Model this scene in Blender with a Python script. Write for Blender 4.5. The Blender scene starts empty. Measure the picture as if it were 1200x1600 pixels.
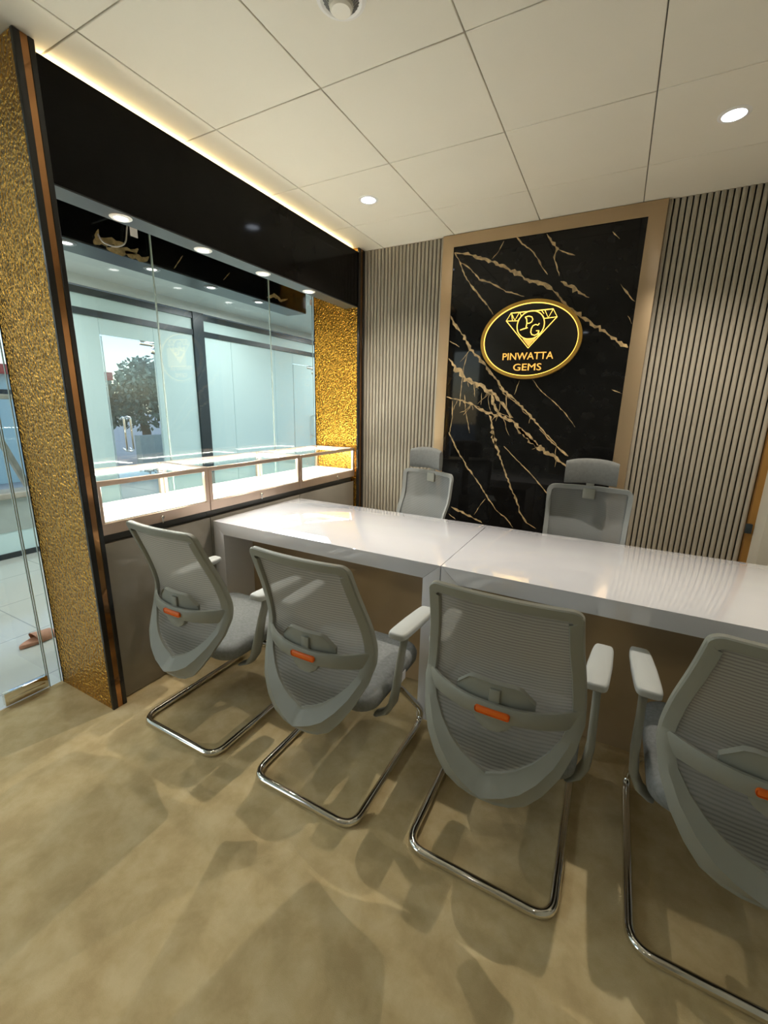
import bpy, bmesh, math, random
from mathutils import Vector, Matrix
random.seed(7)
PI = math.pi
SC = bpy.context.scene
COL = SC.collection

# ------------------------------------------------------------------ camera
cam_d = bpy.data.cameras.new('camera')
cam = bpy.data.objects.new('camera', cam_d); COL.objects.link(cam)
cam_d.sensor_fit = 'HORIZONTAL'; cam_d.sensor_width = 36.0
cam_d.lens = 36.0 * 666.25 / 1200.0
cam_d.clip_start = 0.02; cam_d.clip_end = 400
_r = Vector((0.88208810, 0.47062270, 0.02085308)); _u = Vector((-0.12955685, 0.19979342, 0.97123510)); _f = Vector((-0.45291898, 0.85941658, -0.23720779))
cam.matrix_world = Matrix(((_r.x, _u.x, -_f.x, 2.00659), (_r.y, _u.y, -_f.y, 0.0), (_r.z, _u.z, -_f.z, 1.47521), (0, 0, 0, 1)))
SC.camera = cam

# ------------------------------------------------------------------ world, exposure, large lights
SC.view_settings.view_transform = 'Standard'
SC.view_settings.look = 'None'
SC.view_settings.gamma = 1.0
SC.view_settings.use_curve_mapping = False
SC.view_settings.exposure = 0.1
world = bpy.data.worlds.new('sky'); SC.world = world
world.use_nodes = True
wn = world.node_tree.nodes; wl = world.node_tree.links
for n in list(wn): wn.remove(n)
w_out = wn.new('ShaderNodeOutputWorld'); w_bg = wn.new('ShaderNodeBackground')
w_sky = wn.new('ShaderNodeTexSky'); w_sky.sky_type = 'NISHITA'; w_sky.sun_disc = False
w_sky.sun_elevation = math.radians(42); w_sky.sun_rotation = math.radians(200)
w_bg.inputs['Strength'].default_value = 0.34
wl.new(w_sky.outputs[0], w_bg.inputs[0]); wl.new(w_bg.outputs[0], w_out.inputs[0])

def lamp(name, kind, loc, energy, color, size=None, size_y=None, rot=(0, 0, 0), spot=None, blend=0.5, parent=None, soft=None):
    d = bpy.data.lights.new(name, kind); d.energy = energy; d.color = color
    if kind == 'AREA':
        d.size = size
        if size_y: d.shape = 'RECTANGLE'; d.size_y = size_y
    if kind == 'SPOT':
        d.spot_size = math.radians(spot); d.spot_blend = blend
    if soft: d.shadow_soft_size = soft
    o = bpy.data.objects.new(name, d); COL.objects.link(o)
    o.location = loc; o.rotation_euler = rot
    if parent is not None:
        o.parent = parent; o.location = Vector(loc) - parent.location
    return o

COOL = (0.94, 0.98, 1.0); WARM = (1.0, 0.80, 0.52); SHOP = (1.0, 0.91, 0.77)
E_DOWN = 90.0          # the shop's ceiling spots
E_SOFFIT = 15.0         # the small spots under the fascia
S_LED = 70.0           # emission of the display-case strips
S_COVE = 20.0           # emission of the cove strip over the fascia
# unseen area lights added to brighten the mall passage outside the glass
for yy in (-0.6, 1.9, 4.4, 6.9):
    lamp('passage_fill', 'AREA', (-1.9, yy, 2.68), 31.0, COOL, 1.2, 0.6)

# ------------------------------------------------------------------ materials
def mat(name, color, rough=0.5, metal=0.0, spec=0.5, coat=0.0, var=0.0, vscale=8.0, bump=0.0, bscale=60.0, color2=None, emit=None, estr=0.0, trans=0.0, coord='Object', coat_rough=0.03):
    m = bpy.data.materials.new(name); m.use_nodes = True
    nt = m.node_tree; b = nt.nodes['Principled BSDF']; L = nt.links
    b.inputs['Base Color'].default_value = (*color, 1); b.inputs['Roughness'].default_value = rough
    b.inputs['Metallic'].default_value = metal; b.inputs['Specular IOR Level'].default_value = spec
    b.inputs['Coat Weight'].default_value = coat; b.inputs['Coat Roughness'].default_value = coat_rough
    if emit: b.inputs['Emission Color'].default_value = (*emit, 1); b.inputs['Emission Strength'].default_value = estr
    tc = nt.nodes.new('ShaderNodeTexCoord')
    if var or color2:
        n = nt.nodes.new('ShaderNodeTexNoise'); n.inputs['Scale'].default_value = vscale; n.inputs['Detail'].default_value = 5
        L.new(tc.outputs[coord], n.inputs['Vector'])
        r = nt.nodes.new('ShaderNodeValToRGB'); r.color_ramp.elements[0].position = 0.35; r.color_ramp.elements[1].position = 0.68
        c2 = color2 or tuple(min(1, c * (1 + var)) for c in color); c1 = color if color2 else tuple(c * (1 - var) for c in color)
        r.color_ramp.elements[0].color = (*c1, 1); r.color_ramp.elements[1].color = (*c2, 1)
        L.new(n.outputs['Fac'], r.inputs['Fac']); L.new(r.outputs['Color'], b.inputs['Base Color'])
    if bump:
        n2 = nt.nodes.new('ShaderNodeTexNoise'); n2.inputs['Scale'].default_value = bscale; n2.inputs['Detail'].default_value = 3
        L.new(tc.outputs[coord], n2.inputs['Vector'])
        bp = nt.nodes.new('ShaderNodeBump'); bp.inputs['Strength'].default_value = bump; bp.inputs['Distance'].default_value = 0.01
        L.new(n2.outputs['Fac'], bp.inputs['Height']); L.new(bp.outputs['Normal'], b.inputs['Normal'])
    return m

def glow(name, color, s):
    m = bpy.data.materials.new(name); m.use_nodes = True; nt = m.node_tree
    for n in list(nt.nodes): nt.nodes.remove(n)
    o = nt.nodes.new('ShaderNodeOutputMaterial'); e = nt.nodes.new('ShaderNodeEmission')
    e.inputs[0].default_value = (*color, 1); e.inputs[1].default_value = s
    nt.links.new(e.outputs[0], o.inputs[0]); return m

def pane(name, tint, ior=1.5, refl=1.0):          # thin sheet glass: clear through, mirror by Fresnel
    m = bpy.data.materials.new(name); m.use_nodes = True; nt = m.node_tree; L = nt.links
    for n in list(nt.nodes): nt.nodes.remove(n)
    o = nt.nodes.new('ShaderNodeOutputMaterial'); mx = nt.nodes.new('ShaderNodeMixShader')
    t = nt.nodes.new('ShaderNodeBsdfTransparent'); t.inputs[0].default_value = (*tint, 1)
    g = nt.nodes.new('ShaderNodeBsdfGlossy'); g.inputs['Roughness'].default_value = 0.0
    f = nt.nodes.new('ShaderNodeFresnel'); 
    gm = nt.nodes.new('ShaderNodeNewGeometry'); mi = nt.nodes.new('ShaderNodeMapRange')
    mi.inputs[3].default_value = ior; mi.inputs[4].default_value = 1.0 / ior      # same mirror strength from either face
    L.new(gm.outputs['Backfacing'], mi.inputs[0]); L.new(mi.outputs[0], f.inputs['IOR'])
    mu = nt.nodes.new('ShaderNodeMath'); mu.operation = 'MULTIPLY'; mu.inputs[1].default_value = refl; mu.use_clamp = True
    L.new(f.outputs[0], mu.inputs[0]); L.new(mu.outputs[0], mx.inputs[0])
    L.new(t.outputs[0], mx.inputs[1]); L.new(g.outputs[0], mx.inputs[2]); L.new(mx.outputs[0], o.inputs[0]); return m

def mesh_fabric(name, col, period, open_fac):
    """woven back mesh: fine ribs with see-through gaps between them"""
    m = bpy.data.materials.new(name); m.use_nodes = True; nt = m.node_tree; L = nt.links
    for n in list(nt.nodes): nt.nodes.remove(n)
    o = nt.nodes.new('ShaderNodeOutputMaterial'); tc = nt.nodes.new('ShaderNodeTexCoord')
    sx = nt.nodes.new('ShaderNodeSeparateXYZ'); L.new(tc.outputs['Object'], sx.inputs[0])
    nz = nt.nodes.new('ShaderNodeTexNoise'); nz.inputs['Scale'].default_value = 14; L.new(tc.outputs['Object'], nz.inputs['Vector'])
    def mth(op, a, bb):
        n = nt.nodes.new('ShaderNodeMath'); n.operation = op
        for k, v in ((0, a), (1, bb)):
            if isinstance(v, (int, float)): n.inputs[k].default_value = v
            else: L.new(v, n.inputs[k])
        return n.outputs[0]
    zz = mth('ADD', sx.outputs['Z'], mth('MULTIPLY', nz.outputs['Fac'], period * 0.8))
    s = mth('SINE', mth('MULTIPLY', zz, 2 * PI / period), 0)
    s01 = mth('MULTIPLY_ADD', s, 0.5); s01.node.inputs[2].default_value = 0.5
    r = nt.nodes.new('ShaderNodeValToRGB')
    r.color_ramp.elements[0].color = (*[c * 0.70 for c in col], 1); r.color_ramp.elements[1].color = (*col, 1)
    r.color_ramp.elements[0].position = 0.1; r.color_ramp.elements[1].position = 0.6
    L.new(s01, r.inputs[0])
    d = nt.nodes.new('ShaderNodeBsdfDiffuse'); L.new(r.outputs[0], d.inputs[0])
    tl = nt.nodes.new('ShaderNodeBsdfTranslucent'); L.new(r.outputs[0], tl.inputs[0])
    m1 = nt.nodes.new('ShaderNodeMixShader'); m1.inputs[0].default_value = 0.4; L.new(d.outputs[0], m1.inputs[1]); L.new(tl.outputs[0], m1.inputs[2])
    tr = nt.nodes.new('ShaderNodeBsdfTransparent')
    m2 = nt.nodes.new('ShaderNodeMixShader')
    fac = mth('SUBTRACT', open_fac * 1.3, mth('MULTIPLY', s01, open_fac * 0.6))
    L.new(fac, m2.inputs[0]); L.new(m1.outputs[0], m2.inputs[1]); L.new(tr.outputs[0], m2.inputs[2])
    L.new(m2.outputs[0], o.inputs[0]); return m

def hammered_gold(name):
    m = mat(name, (0.50, 0.235, 0.028), rough=0.12, metal=1.0)
    nt = m.node_tree; b = nt.nodes['Principled BSDF']; L = nt.links
    tc = nt.nodes.new('ShaderNodeTexCoord')
    v = nt.nodes.new('ShaderNodeTexVoronoi'); v.inputs['Scale'].default_value = 82; v.feature = 'SMOOTH_F1'
    n = nt.nodes.new('ShaderNodeTexNoise'); n.inputs['Scale'].default_value = 95; n.inputs['Detail'].default_value = 2
    L.new(tc.outputs['Object'], v.inputs['Vector']); L.new(tc.outputs['Object'], n.inputs['Vector'])
    a = nt.nodes.new('ShaderNodeMath'); a.operation = 'ADD'; L.new(v.outputs['Distance'], a.inputs[0]); L.new(n.outputs['Fac'], a.inputs[1])
    rp = nt.nodes.new('ShaderNodeValToRGB'); rp.color_ramp.elements[0].position = 0.60; rp.color_ramp.elements[1].position = 1.05  # glints and dark hollows of the relief painted into the base colour
    rp.color_ramp.elements[0].color = (0.23, 0.098, 0.009, 1); rp.color_ramp.elements[1].color = (0.60, 0.32, 0.048, 1)
    L.new(a.outputs[0], rp.inputs[0]); L.new(rp.outputs[0], b.inputs['Base Color'])
    bp = nt.nodes.new('ShaderNodeBump'); bp.inputs['Strength'].default_value = 1.0; bp.inputs['Distance'].default_value = 0.009
    L.new(a.outputs[0], bp.inputs['Height']); L.new(bp.outputs['Normal'], b.inputs['Normal'])
    return m

def carpet(name):
    m = mat(name, (0.5, 0.4, 0.24), rough=0.95, spec=0.1)
    nt = m.node_tree; b = nt.nodes['Principled BSDF']; L = nt.links
    tc = nt.nodes.new('ShaderNodeTexCoord')
    n = nt.nodes.new('ShaderNodeTexNoise'); n.inputs['Scale'].default_value = 8.0; n.inputs['Roughness'].default_value = 0.62; n.inputs['Detail'].default_value = 8; n.inputs['Distortion'].default_value = 0.2
    L.new(tc.outputs['Object'], n.inputs['Vector'])
    r = nt.nodes.new('ShaderNodeValToRGB'); e = r.color_ramp.elements
    e[0].position = 0.36; e[0].color = (0.53, 0.405, 0.215, 1); e[1].position = 0.66; e[1].color = (0.68, 0.555, 0.33, 1)
    x = e.new(0.5); x.color = (0.61, 0.48, 0.262, 1)
    L.new(n.outputs['Fac'], r.inputs[0]); L.new(r.outputs[0], b.inputs['Base Color'])
    n2 = nt.nodes.new('ShaderNodeTexNoise'); n2.inputs['Scale'].default_value = 420; n2.inputs['Detail'].default_value = 2
    L.new(tc.outputs['Object'], n2.inputs['Vector'])
    bp = nt.nodes.new('ShaderNodeBump'); bp.inputs['Strength'].default_value = 0.35; bp.inputs['Distance'].default_value = 0.004
    L.new(n2.outputs['Fac'], bp.inputs['Height']); L.new(bp.outputs['Normal'], b.inputs['Normal'])
    return m

M = dict(
    carpet=carpet('beige_carpet'),
    ceiling=mat('ceiling_tile_white', (0.78, 0.735, 0.64), rough=0.55, spec=0.3, var=0.015, vscale=2),
    gap=mat('ceiling_gap_grey', (0.22, 0.21, 0.19), rough=0.8),
    ribs=mat('taupe_ribbed_panel', (0.35, 0.315, 0.255), rough=0.55, spec=0.3, var=0.03, vscale=5),
    plaster=mat('pale_plaster', (0.55, 0.52, 0.44), rough=0.8, var=0.02),
    white_wall=mat('white_wall_paint', (0.50, 0.47, 0.41), rough=0.8, var=0.02),
    bronze=mat('bronze_frame', (0.47, 0.35, 0.22), rough=0.36, metal=0.75),
    marble=mat('black_polished_marble', (0.006, 0.006, 0.006), rough=0.04, spec=0.25, var=0.3, vscale=12),
    vein=mat('gold_marble_vein', (0.46, 0.33, 0.17), rough=0.25, var=0.35, vscale=40),
    black=mat('black_gloss_panel', (0.006, 0.0055, 0.005), rough=0.10, spec=0.08, var=0.2),
    black_trim=mat('black_edge_trim', (0.012, 0.011, 0.011), rough=0.2, var=0.2),
    copper=mat('copper_mirror_strip', (0.40, 0.20, 0.085), rough=0.10, metal=1.0, var=0.1),
    gold=hammered_gold('hammered_gold_glass'),
    soffit=mat('grey_soffit', (0.06, 0.064, 0.064), rough=0.3, spec=0.2, var=0.05),
    cabinet=mat('taupe_gloss_cabinet', (0.27, 0.245, 0.21), rough=0.16, spec=0.5, coat=0.4, var=0.03),
    recess=mat('dark_grey_plinth', (0.07, 0.07, 0.068), rough=0.35, var=0.05),
    rose=mat('rose_gold_aluminium', (0.70, 0.54, 0.44), rough=0.32, metal=0.85, var=0.03),
    deck=mat('white_display_deck', (0.88, 0.86, 0.82), rough=0.5, var=0.01),
    desk=mat('white_high_gloss_lacquer', (0.72, 0.72, 0.77), rough=0.03, spec=0.85, coat=1.0, coat_rough=0.02, var=0.008),
    modesty=mat('bronze_gloss_laminate', (0.42, 0.31, 0.19), rough=0.28, metal=0.25, coat=0.4, coat_rough=0.12, var=0.08, vscale=3),
    plastic=mat('grey_green_plastic', (0.285, 0.288, 0.25), rough=0.42, spec=0.4, var=0.015),
    armpad=mat('arm_pad_plastic_lit', (0.47, 0.49, 0.485), rough=0.5, spec=0.35, var=0.01),  # same plastic as the chair frame, light falling on it put into the colour
    seat=mat('grey_seat_fabric', (0.23, 0.24, 0.24), rough=0.9, spec=0.15, var=0.12, vscale=90, bump=0.3, bscale=600),
    seat_shell=mat('dark_seat_underside', (0.045, 0.045, 0.045), rough=0.6, var=0.1),
    exec_frame=mat('grey_chair_frame', (0.26, 0.27, 0.265), rough=0.5, spec=0.35, var=0.01),
    chrome=mat('chrome_tube', (0.78, 0.76, 0.72), rough=0.07, metal=1.0, var=0.02),
    orange=mat('orange_badge', (0.85, 0.16, 0.01), rough=0.4, var=0.05),
    white_tag=mat('white_tag', (0.75, 0.75, 0.78), rough=0.6, var=0.02),
    head_fabric=mat('grey_headrest_fabric', (0.17, 0.175, 0.17), rough=0.85, spec=0.15, var=0.08, vscale=60, bump=0.2, bscale=500),
    mesh_back=mesh_fabric('grey_rib_mesh', (0.275, 0.275, 0.25), 0.0105, 0.15),
    mesh_pale=mesh_fabric('pale_grey_mesh', (0.35, 0.37, 0.38), 0.006, 0.17),
    glass=pane('shop_glass', (0.95, 0.98, 0.97), 1.5, 1.3),
    case_glass=pane('case_glass', (0.95, 0.985, 0.97), 1.45, 0.9),
    glass_edge=mat('green_glass_edge', (0.42, 0.52, 0.50), rough=0.15, spec=0.7, var=0.05),
    led=glow('white_led', (1.0, 0.94, 0.84), S_LED),
    cove=glow('warm_cove_led', (1.0, 0.78, 0.42), S_COVE),
    lamp_cool=glow('downlight_lens', (0.80, 0.88, 1.0), 14.0),
    lamp_warm=glow('soffit_lens', (1.0, 0.97, 0.92), 9.0),
    lamp_ring=mat('white_lamp_ring', (0.80, 0.78, 0.76), rough=0.35, spec=0.5, var=0.02),
    lamp_dim=mat('grey_lamp_ring', (0.25, 0.25, 0.25), rough=0.3, var=0.02),
    neon=glow('gold_neon', (1.0, 0.60, 0.10), 2.6),
    gold_letter=glow('gold_letter_glow', (1.0, 0.50, 0.10), 1.25),
    sign_rim=mat('sign_rim_brass', (0.42, 0.25, 0.05), rough=0.3, metal=0.6, emit=(1.0, 0.5, 0.05), estr=0.05),
    sign_black=mat('sign_black_acrylic', (0.010, 0.009, 0.008), rough=0.15, var=0.1),
    tile_floor=mat('grey_mall_tile', (0.50, 0.53, 0.50), rough=0.12, spec=0.5, var=0.03, vscale=1.5),
    frost=mat('frosted_white_film', (0.60, 0.75, 0.72), rough=0.35, spec=0.4, var=0.02, vscale=1.0),
    mall_white=mat('mall_white_paint', (0.72, 0.76, 0.73), rough=0.6, var=0.02),
    dark_frame=mat('dark_window_frame', (0.02, 0.03, 0.035), rough=0.3, var=0.1),
    leather=mat('tan_sandal_leather', (0.42, 0.20, 0.12), rough=0.6, var=0.15, vscale=30),
    brown_wood=mat('pale_grey_timber', (0.38, 0.34, 0.27), rough=0.7, var=0.15, vscale=12),
    red_roof=mat('red_roof_sheet', (0.55, 0.08, 0.06), rough=0.5, var=0.1),
    leaf=mat('dark_green_leaf', (0.13, 0.18, 0.13), rough=0.6, var=0.5, vscale=3),
    bark=mat('brown_bark', (0.12, 0.08, 0.05), rough=0.9, var=0.3, vscale=8),
    render_grey=mat('grey_green_render', (0.38, 0.42, 0.38), rough=0.85, var=0.06),
    ground=mat('grey_paving', (0.42, 0.42, 0.40), rough=0.9, var=0.06),
    cable=mat('grey_cable', (0.30, 0.30, 0.30), rough=0.5, var=0.05),
    gold_trim=mat('gold_brown_trim', (0.42, 0.22, 0.06), rough=0.3, metal=0.6, var=0.05),
    pad_rubber=mat('black_rubber', (0.02, 0.02, 0.02), rough=0.7, var=0.1),
    head_white=mat('white_fitting', (0.80, 0.76, 0.68), rough=0.4, var=0.03),
)

# ------------------------------------------------------------------ builders
class MB:
    def __init__(s): s.bm = bmesh.new(); s.mi = 0
    def _mark(s, faces):
        for f in faces: f.material_index = s.mi
    def box(s, a, b, bev=0.0, seg=2):
        x0, y0, z0 = a; x1, y1, z1 = b
        r = bmesh.ops.create_cube(s.bm, size=1.0)
        vs = r['verts']
        for v in vs:
            v.co = Vector(((x0 + x1) / 2 + v.co.x * (x1 - x0), (y0 + y1) / 2 + v.co.y * (y1 - y0), (z0 + z1) / 2 + v.co.z * (z1 - z0)))
        fs = set(f for v in vs for f in v.link_faces); s._mark(fs)
        if bev:
            es = list(set(e for v in vs for e in v.link_edges))
            rr = bmesh.ops.bevel(s.bm, geom=es, offset=bev, segments=seg, profile=0.5, affect='EDGES')
            s._mark(rr['faces'])
        return s
    def prism(s, pts, axis, a, b, bev=0.0):
        """polygon pts in the two other axes, extruded along axis from a to b"""
        def P(p, t):
            return {'x': Vector((t, p[0], p[1])), 'y': Vector((p[0], t, p[1])), 'z': Vector((p[0], p[1], t))}[axis]
        A = [s.bm.verts.new(P(p, a)) for p in pts]; B = [s.bm.verts.new(P(p, b)) for p in pts]
        n = len(pts); fs = [s.bm.faces.new(A), s.bm.faces.new(B[::-1])]
        for i in range(n): fs.append(s.bm.faces.new((A[i], B[i], B[(i + 1) % n], A[(i + 1) % n])))
        s._mark(fs)
        if bev:
            es = list(set(e for f in fs[:2] for e in f.edges))
            rr = bmesh.ops.bevel(s.bm, geom=es, offset=bev, segments=2, profile=0.5, affect='EDGES'); s._mark(rr['faces'])
        return s
    def loft(s, rings, closed_ring=True, cap=True, closed_path=False):
        R = [[s.bm.verts.new(Vector(p)) for p in r] for r in rings]
        n = len(R[0]); fs = []
        rng = range(len(R)) if closed_path else range(len(R) - 1)
        for i in rng:
            j2 = (i + 1) % len(R)
            for k in range(n if closed_ring else n - 1):
                fs.append(s.bm.faces.new((R[i][k], R[i][(k + 1) % n], R[j2][(k + 1) % n], R[j2][k])))
        if cap and closed_ring and not closed_path:
            fs.append(s.bm.faces.new(R[0][::-1])); fs.append(s.bm.faces.new(R[-1]))
        s._mark(fs); return s
    def tube(s, path, rad, seg=10, closed=False):
        path = [Vector(p) for p in path]; n = len(path); rings = []
        prev = None
        for i in range(n):
            if closed: t = path[(i + 1) % n] - path[i - 1]
            else: t = path[min(i + 1, n - 1)] - path[max(i - 1, 0)]
            t.normalize()
            if prev is None:
                nn = t.orthogonal().normalized()
            else:
                nn = prev - t * prev.dot(t)
                if nn.length < 1e-6: nn = t.orthogonal()
                nn.normalize()
            prev = nn; bb = t.cross(nn)
            rr = rad[i] if isinstance(rad, (list, tuple)) else rad
            rings.append([path[i] + (nn * math.cos(2 * PI * k / seg) + bb * math.sin(2 * PI * k / seg)) * rr for k in range(seg)])
        return s.loft(rings, True, True, closed)
    def lathe(s, prof, center, axis='z', seg=32, sx=1.0, sy=1.0):
        """profile list of (radius, height)"""
        rings = []
        c = Vector(center)
        for r, h in prof:
            ring = []
            for k in range(seg):
                a = 2 * PI * k / seg
                if axis == 'z': ring.append(c + Vector((math.cos(a) * r * sx, math.sin(a) * r * sy, h)))
                elif axis == 'y': ring.append(c + Vector((math.cos(a) * r * sx, h, math.sin(a) * r * sy)))
                else: ring.append(c + Vector((h, math.cos(a) * r * sx, math.sin(a) * r * sy)))
            rings.append(ring)
        return s.loft(rings)
    def grid(s, rows):
        R = [[s.bm.verts.new(Vector(p)) for p in r] for r in rows]; fs = []
        for i in range(len(R) - 1):
            for k in range(len(R[0]) - 1):
                fs.append(s.bm.faces.new((R[i][k], R[i][k + 1], R[i + 1][k + 1], R[i + 1][k])))
        s._mark(fs); return s
    def build(s, name, material, parent=None, smooth=True, local=False, angle=38):
        bm = s.bm
        bmesh.ops.recalc_face_normals(bm, faces=bm.faces)
        off = Vector((0, 0, 0))
        if parent is not None and not local:
            p = parent
            while p is not None: off += p.location; p = p.parent
        elif parent is None:
            pass
        if off.length: bmesh.ops.translate(bm, verts=bm.verts, vec=-off)
        me = bpy.data.meshes.new(name); bm.to_mesh(me); bm.free()
        for m_ in (material if isinstance(material, (list, tuple)) else [material]): me.materials.append(m_)
        if smooth:
            for p in me.polygons: p.use_smooth = True
            me.set_sharp_from_angle(angle=math.radians(angle))
        o = bpy.data.objects.new(name, me); COL.objects.link(o)
        if parent is not None: o.parent = parent
        return o

def thing(name, label, cat, loc=(0, 0, 0), group=None, rz=0.0):
    o = bpy.data.objects.new(name, None); COL.objects.link(o)
    o.location = loc; o.rotation_euler = (0, 0, rz); o.empty_display_size = 0.1
    o['label'] = label; o['category'] = cat
    if group: o['group'] = group
    return o
def tag(o, label, cat, group=None):
    o['label'] = label; o['category'] = cat
    if group: o['group'] = group
    return o
def struct(o):
    o['kind'] = 'structure'; return o
def copy_thing(root, loc, rz, label):
    r = root.copy(); COL.objects.link(r); r.location = loc; r.rotation_euler = (0, 0, rz); r['label'] = label
    for ch in list(root.children):
        c = ch.copy(); COL.objects.link(c); c.parent = r
        for g in list(ch.children):
            d = g.copy(); COL.objects.link(d); d.parent = c
    return r
def lerp(a, b, t): return a + (b - a) * t
def table(tab, z):
    """smooth interpolation in a table of (key, value) sorted by key"""
    if z <= tab[0][0]: return tab[0][1]
    if z >= tab[-1][0]: return tab[-1][1]
    for i in range(len(tab) - 1):
        z0, v0 = tab[i]; z1, v1 = tab[i + 1]
        if z0 <= z <= z1:
            m0 = ((v1 - tab[i - 1][1]) / (z1 - tab[i - 1][0])) if i > 0 else (v1 - v0) / (z1 - z0)
            m1 = ((tab[i + 2][1] - v0) / (tab[i + 2][0] - z0)) if i + 2 < len(tab) else (v1 - v0) / (z1 - z0)
            h = z1 - z0; t = (z - z0) / h
            return (2*t**3 - 3*t**2 + 1)*v0 + (t**3 - 2*t**2 + t)*h*m0 + (-2*t**3 + 3*t**2)*v1 + (t**3 - t**2)*h*m1
def fillet(pts, rad, n=6):
    """round the inner corners of a polyline"""
    pts = [Vector(p) for p in pts]; out = [pts[0]]
    for i in range(1, len(pts) - 1):
        a = (pts[i - 1] - pts[i]); b = (pts[i + 1] - pts[i])
        r = rad[i] if isinstance(rad, (list, tuple)) else rad
        r = min(r, a.length * 0.49, b.length * 0.49)
        p0 = pts[i] + a.normalized() * r; p1 = pts[i] + b.normalized() * r
        for k in range(n + 1):
            t = k / n; out.append(p0 * (1 - t)**2 + pts[i] * 2 * t * (1 - t) + p1 * t * t)
    out.append(pts[-1]); return out

# ================================================================== THE SETTING
H = 2.72; D = 3.368; GX = -0.465
b = MB(); b.box((GX, -2.2, -0.06), (2.90, D + 0.02, 0)); struct(b.build('floor', M['carpet']))
b = MB(); b.box((-3.0, -3.0, -0.06), (GX, 9.0, -0.002)); pf = struct(b.build('floor_passage', M['tile_floor']))
# brick-pattern joints in the passage tiles
_nt = M['tile_floor'].node_tree; _b = _nt.nodes['Principled BSDF']
_tc = _nt.nodes.new('ShaderNodeTexCoord'); _br = _nt.nodes.new('ShaderNodeTexBrick')
_br.offset = 0.0; _br.inputs['Scale'].default_value = 1.0; _br.inputs['Brick Width'].default_value = 0.6; _br.inputs['Row Height'].default_value = 0.6
_br.inputs['Mortar Size'].default_value = 0.004; _br.inputs['Mortar Smooth'].default_value = 0.1
_br.inputs['Color1'].default_value = (0.46, 0.46, 0.41, 1); _br.inputs['Color2'].default_value = (0.44, 0.44, 0.395, 1); _br.inputs['Mortar'].default_value = (0.28, 0.29, 0.28, 1)
_nt.links.new(_tc.outputs['Object'], _br.inputs['Vector']); _nt.links.new(_br.outputs['Color'], _b.inputs['Base Color'])

# ceiling: lay-in tiles 60 cm with narrow open joints, one mesh
b = MB(); xs = [-0.419, 0.181, 0.781, 1.381, 1.981, 2.581, 2.90]; ys = [-2.5 + 0.6 * k for k in range(10)] + [D]
xs[0] = GX
for i in range(len(xs) - 1):
    for j in range(len(ys) - 1):
        y0, y1 = max(ys[j], -2.2), ys[j + 1]
        b.box((xs[i] + 0.002, y0 + 0.002, H), (xs[i + 1] - 0.002, y1 - 0.002, H + 0.014), 0.0022, 1)
b.mi = 1; b.box((GX, -2.2, H + 0.010), (2.90, D, H + 0.06))
struct(b.build('ceiling', [M['ceiling'], M['gap']]))
b = MB(); b.box((-3.0, -3.0, H), (GX - 0.012, 9.0, H + 0.06)); struct(b.build('ceiling_passage', M['mall_white']))

# back wall with vertical half-round ribs left and right of the marble panel
b = MB(); pitch = 0.0315
def ribs(x0, x1):
    n = round((x1 - x0) / pitch); w = (x1 - x0) / n; pts = []
    for i in range(n):
        c = x0 + w * (i + 0.5)
        for t in range(7):
            a = PI * t / 6
            pts.append((c - math.cos(a) * w * 0.40, D - math.sin(a)**0.6 * 0.010 if 0 < t < 6 else D))
    pts = [(x0, D)] + pts + [(x1, D)]
    b.grid([[(p[0], p[1], z) for p in pts] for z in (0.0, H + 0.005)])
ribs(0.0, 0.702); ribs(2.11, 2.812)
b.box((-0.47, D, -0.05), (3.0, D + 0.12, H + 0.06))
struct(b.build('wall_back', M['ribs'], angle=60))
b = MB(); b.box((2.90, -2.2, -0.05), (3.0, D, H + 0.06)); b.box((2.845, 3.15, 0), (2.90, D - 0.02, H)); struct(b.build('wall_right', M['plaster']))
b = MB(); b.box((GX - 0.1, -2.3, -0.05), (3.0, -2.2, H + 0.06)); struct(b.build('wall_front', M['white_wall']))
b = MB(); b.box((2.812, 3.325, 0), (2.850, 3.37, H)); struct(b.build('trim_1', M['gold_trim']))
b = MB(); b.box((2.800, 3.305, 0.765), (2.832, 3.327, 0.825), 0.003)
tag(b.build('door_latch', M['dark_frame']), 'small black latch box on the gold strip right of the ribbed wall', 'latch')

# ------------------------------------------------------------------ gold piers at both ends of the display window
def pier(label, y0, y1, face):
    t = thing('gold_pier', label, 'pillar', (-0.225, (y0 + y1) / 2, 0))
    b = MB(); b.box((-0.445, y0, 0), (-0.004, y1, H - 0.002), 0.001, 1); b.build('hammered_panel', M['gold'], t)
    n = y1 - y0
    b = MB(); b.box((-0.006, y0 - 0.002, 0), (0.010, y0 + n * 0.34, H - 0.001), 0.002, 1); b.box((-0.006, y1 - n * 0.30, 0), (0.010, y1 + 0.001, H - 0.001), 0.002, 1)
    b.build('black_edge', M['black_trim'], t)
    b = MB(); b.box((-0.006, y0 + n * 0.34, 0), (0.007, y1 - n * 0.30, H - 0.001)); b.build('copper_strip', M['copper'], t)
    b = MB(); b.box((-0.452, y0 - 0.002, 0), (-0.4455, y1 + 0.002, H - 0.002)); b.build('black_back_edge', M['black_trim'], t)
    return t
pier('near gold hammered pillar beside the glass entrance', 0.985, 1.050, -1)
pier('far gold hammered pillar in the corner beside the ribbed wall', 3.265, 3.355, -1)

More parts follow.
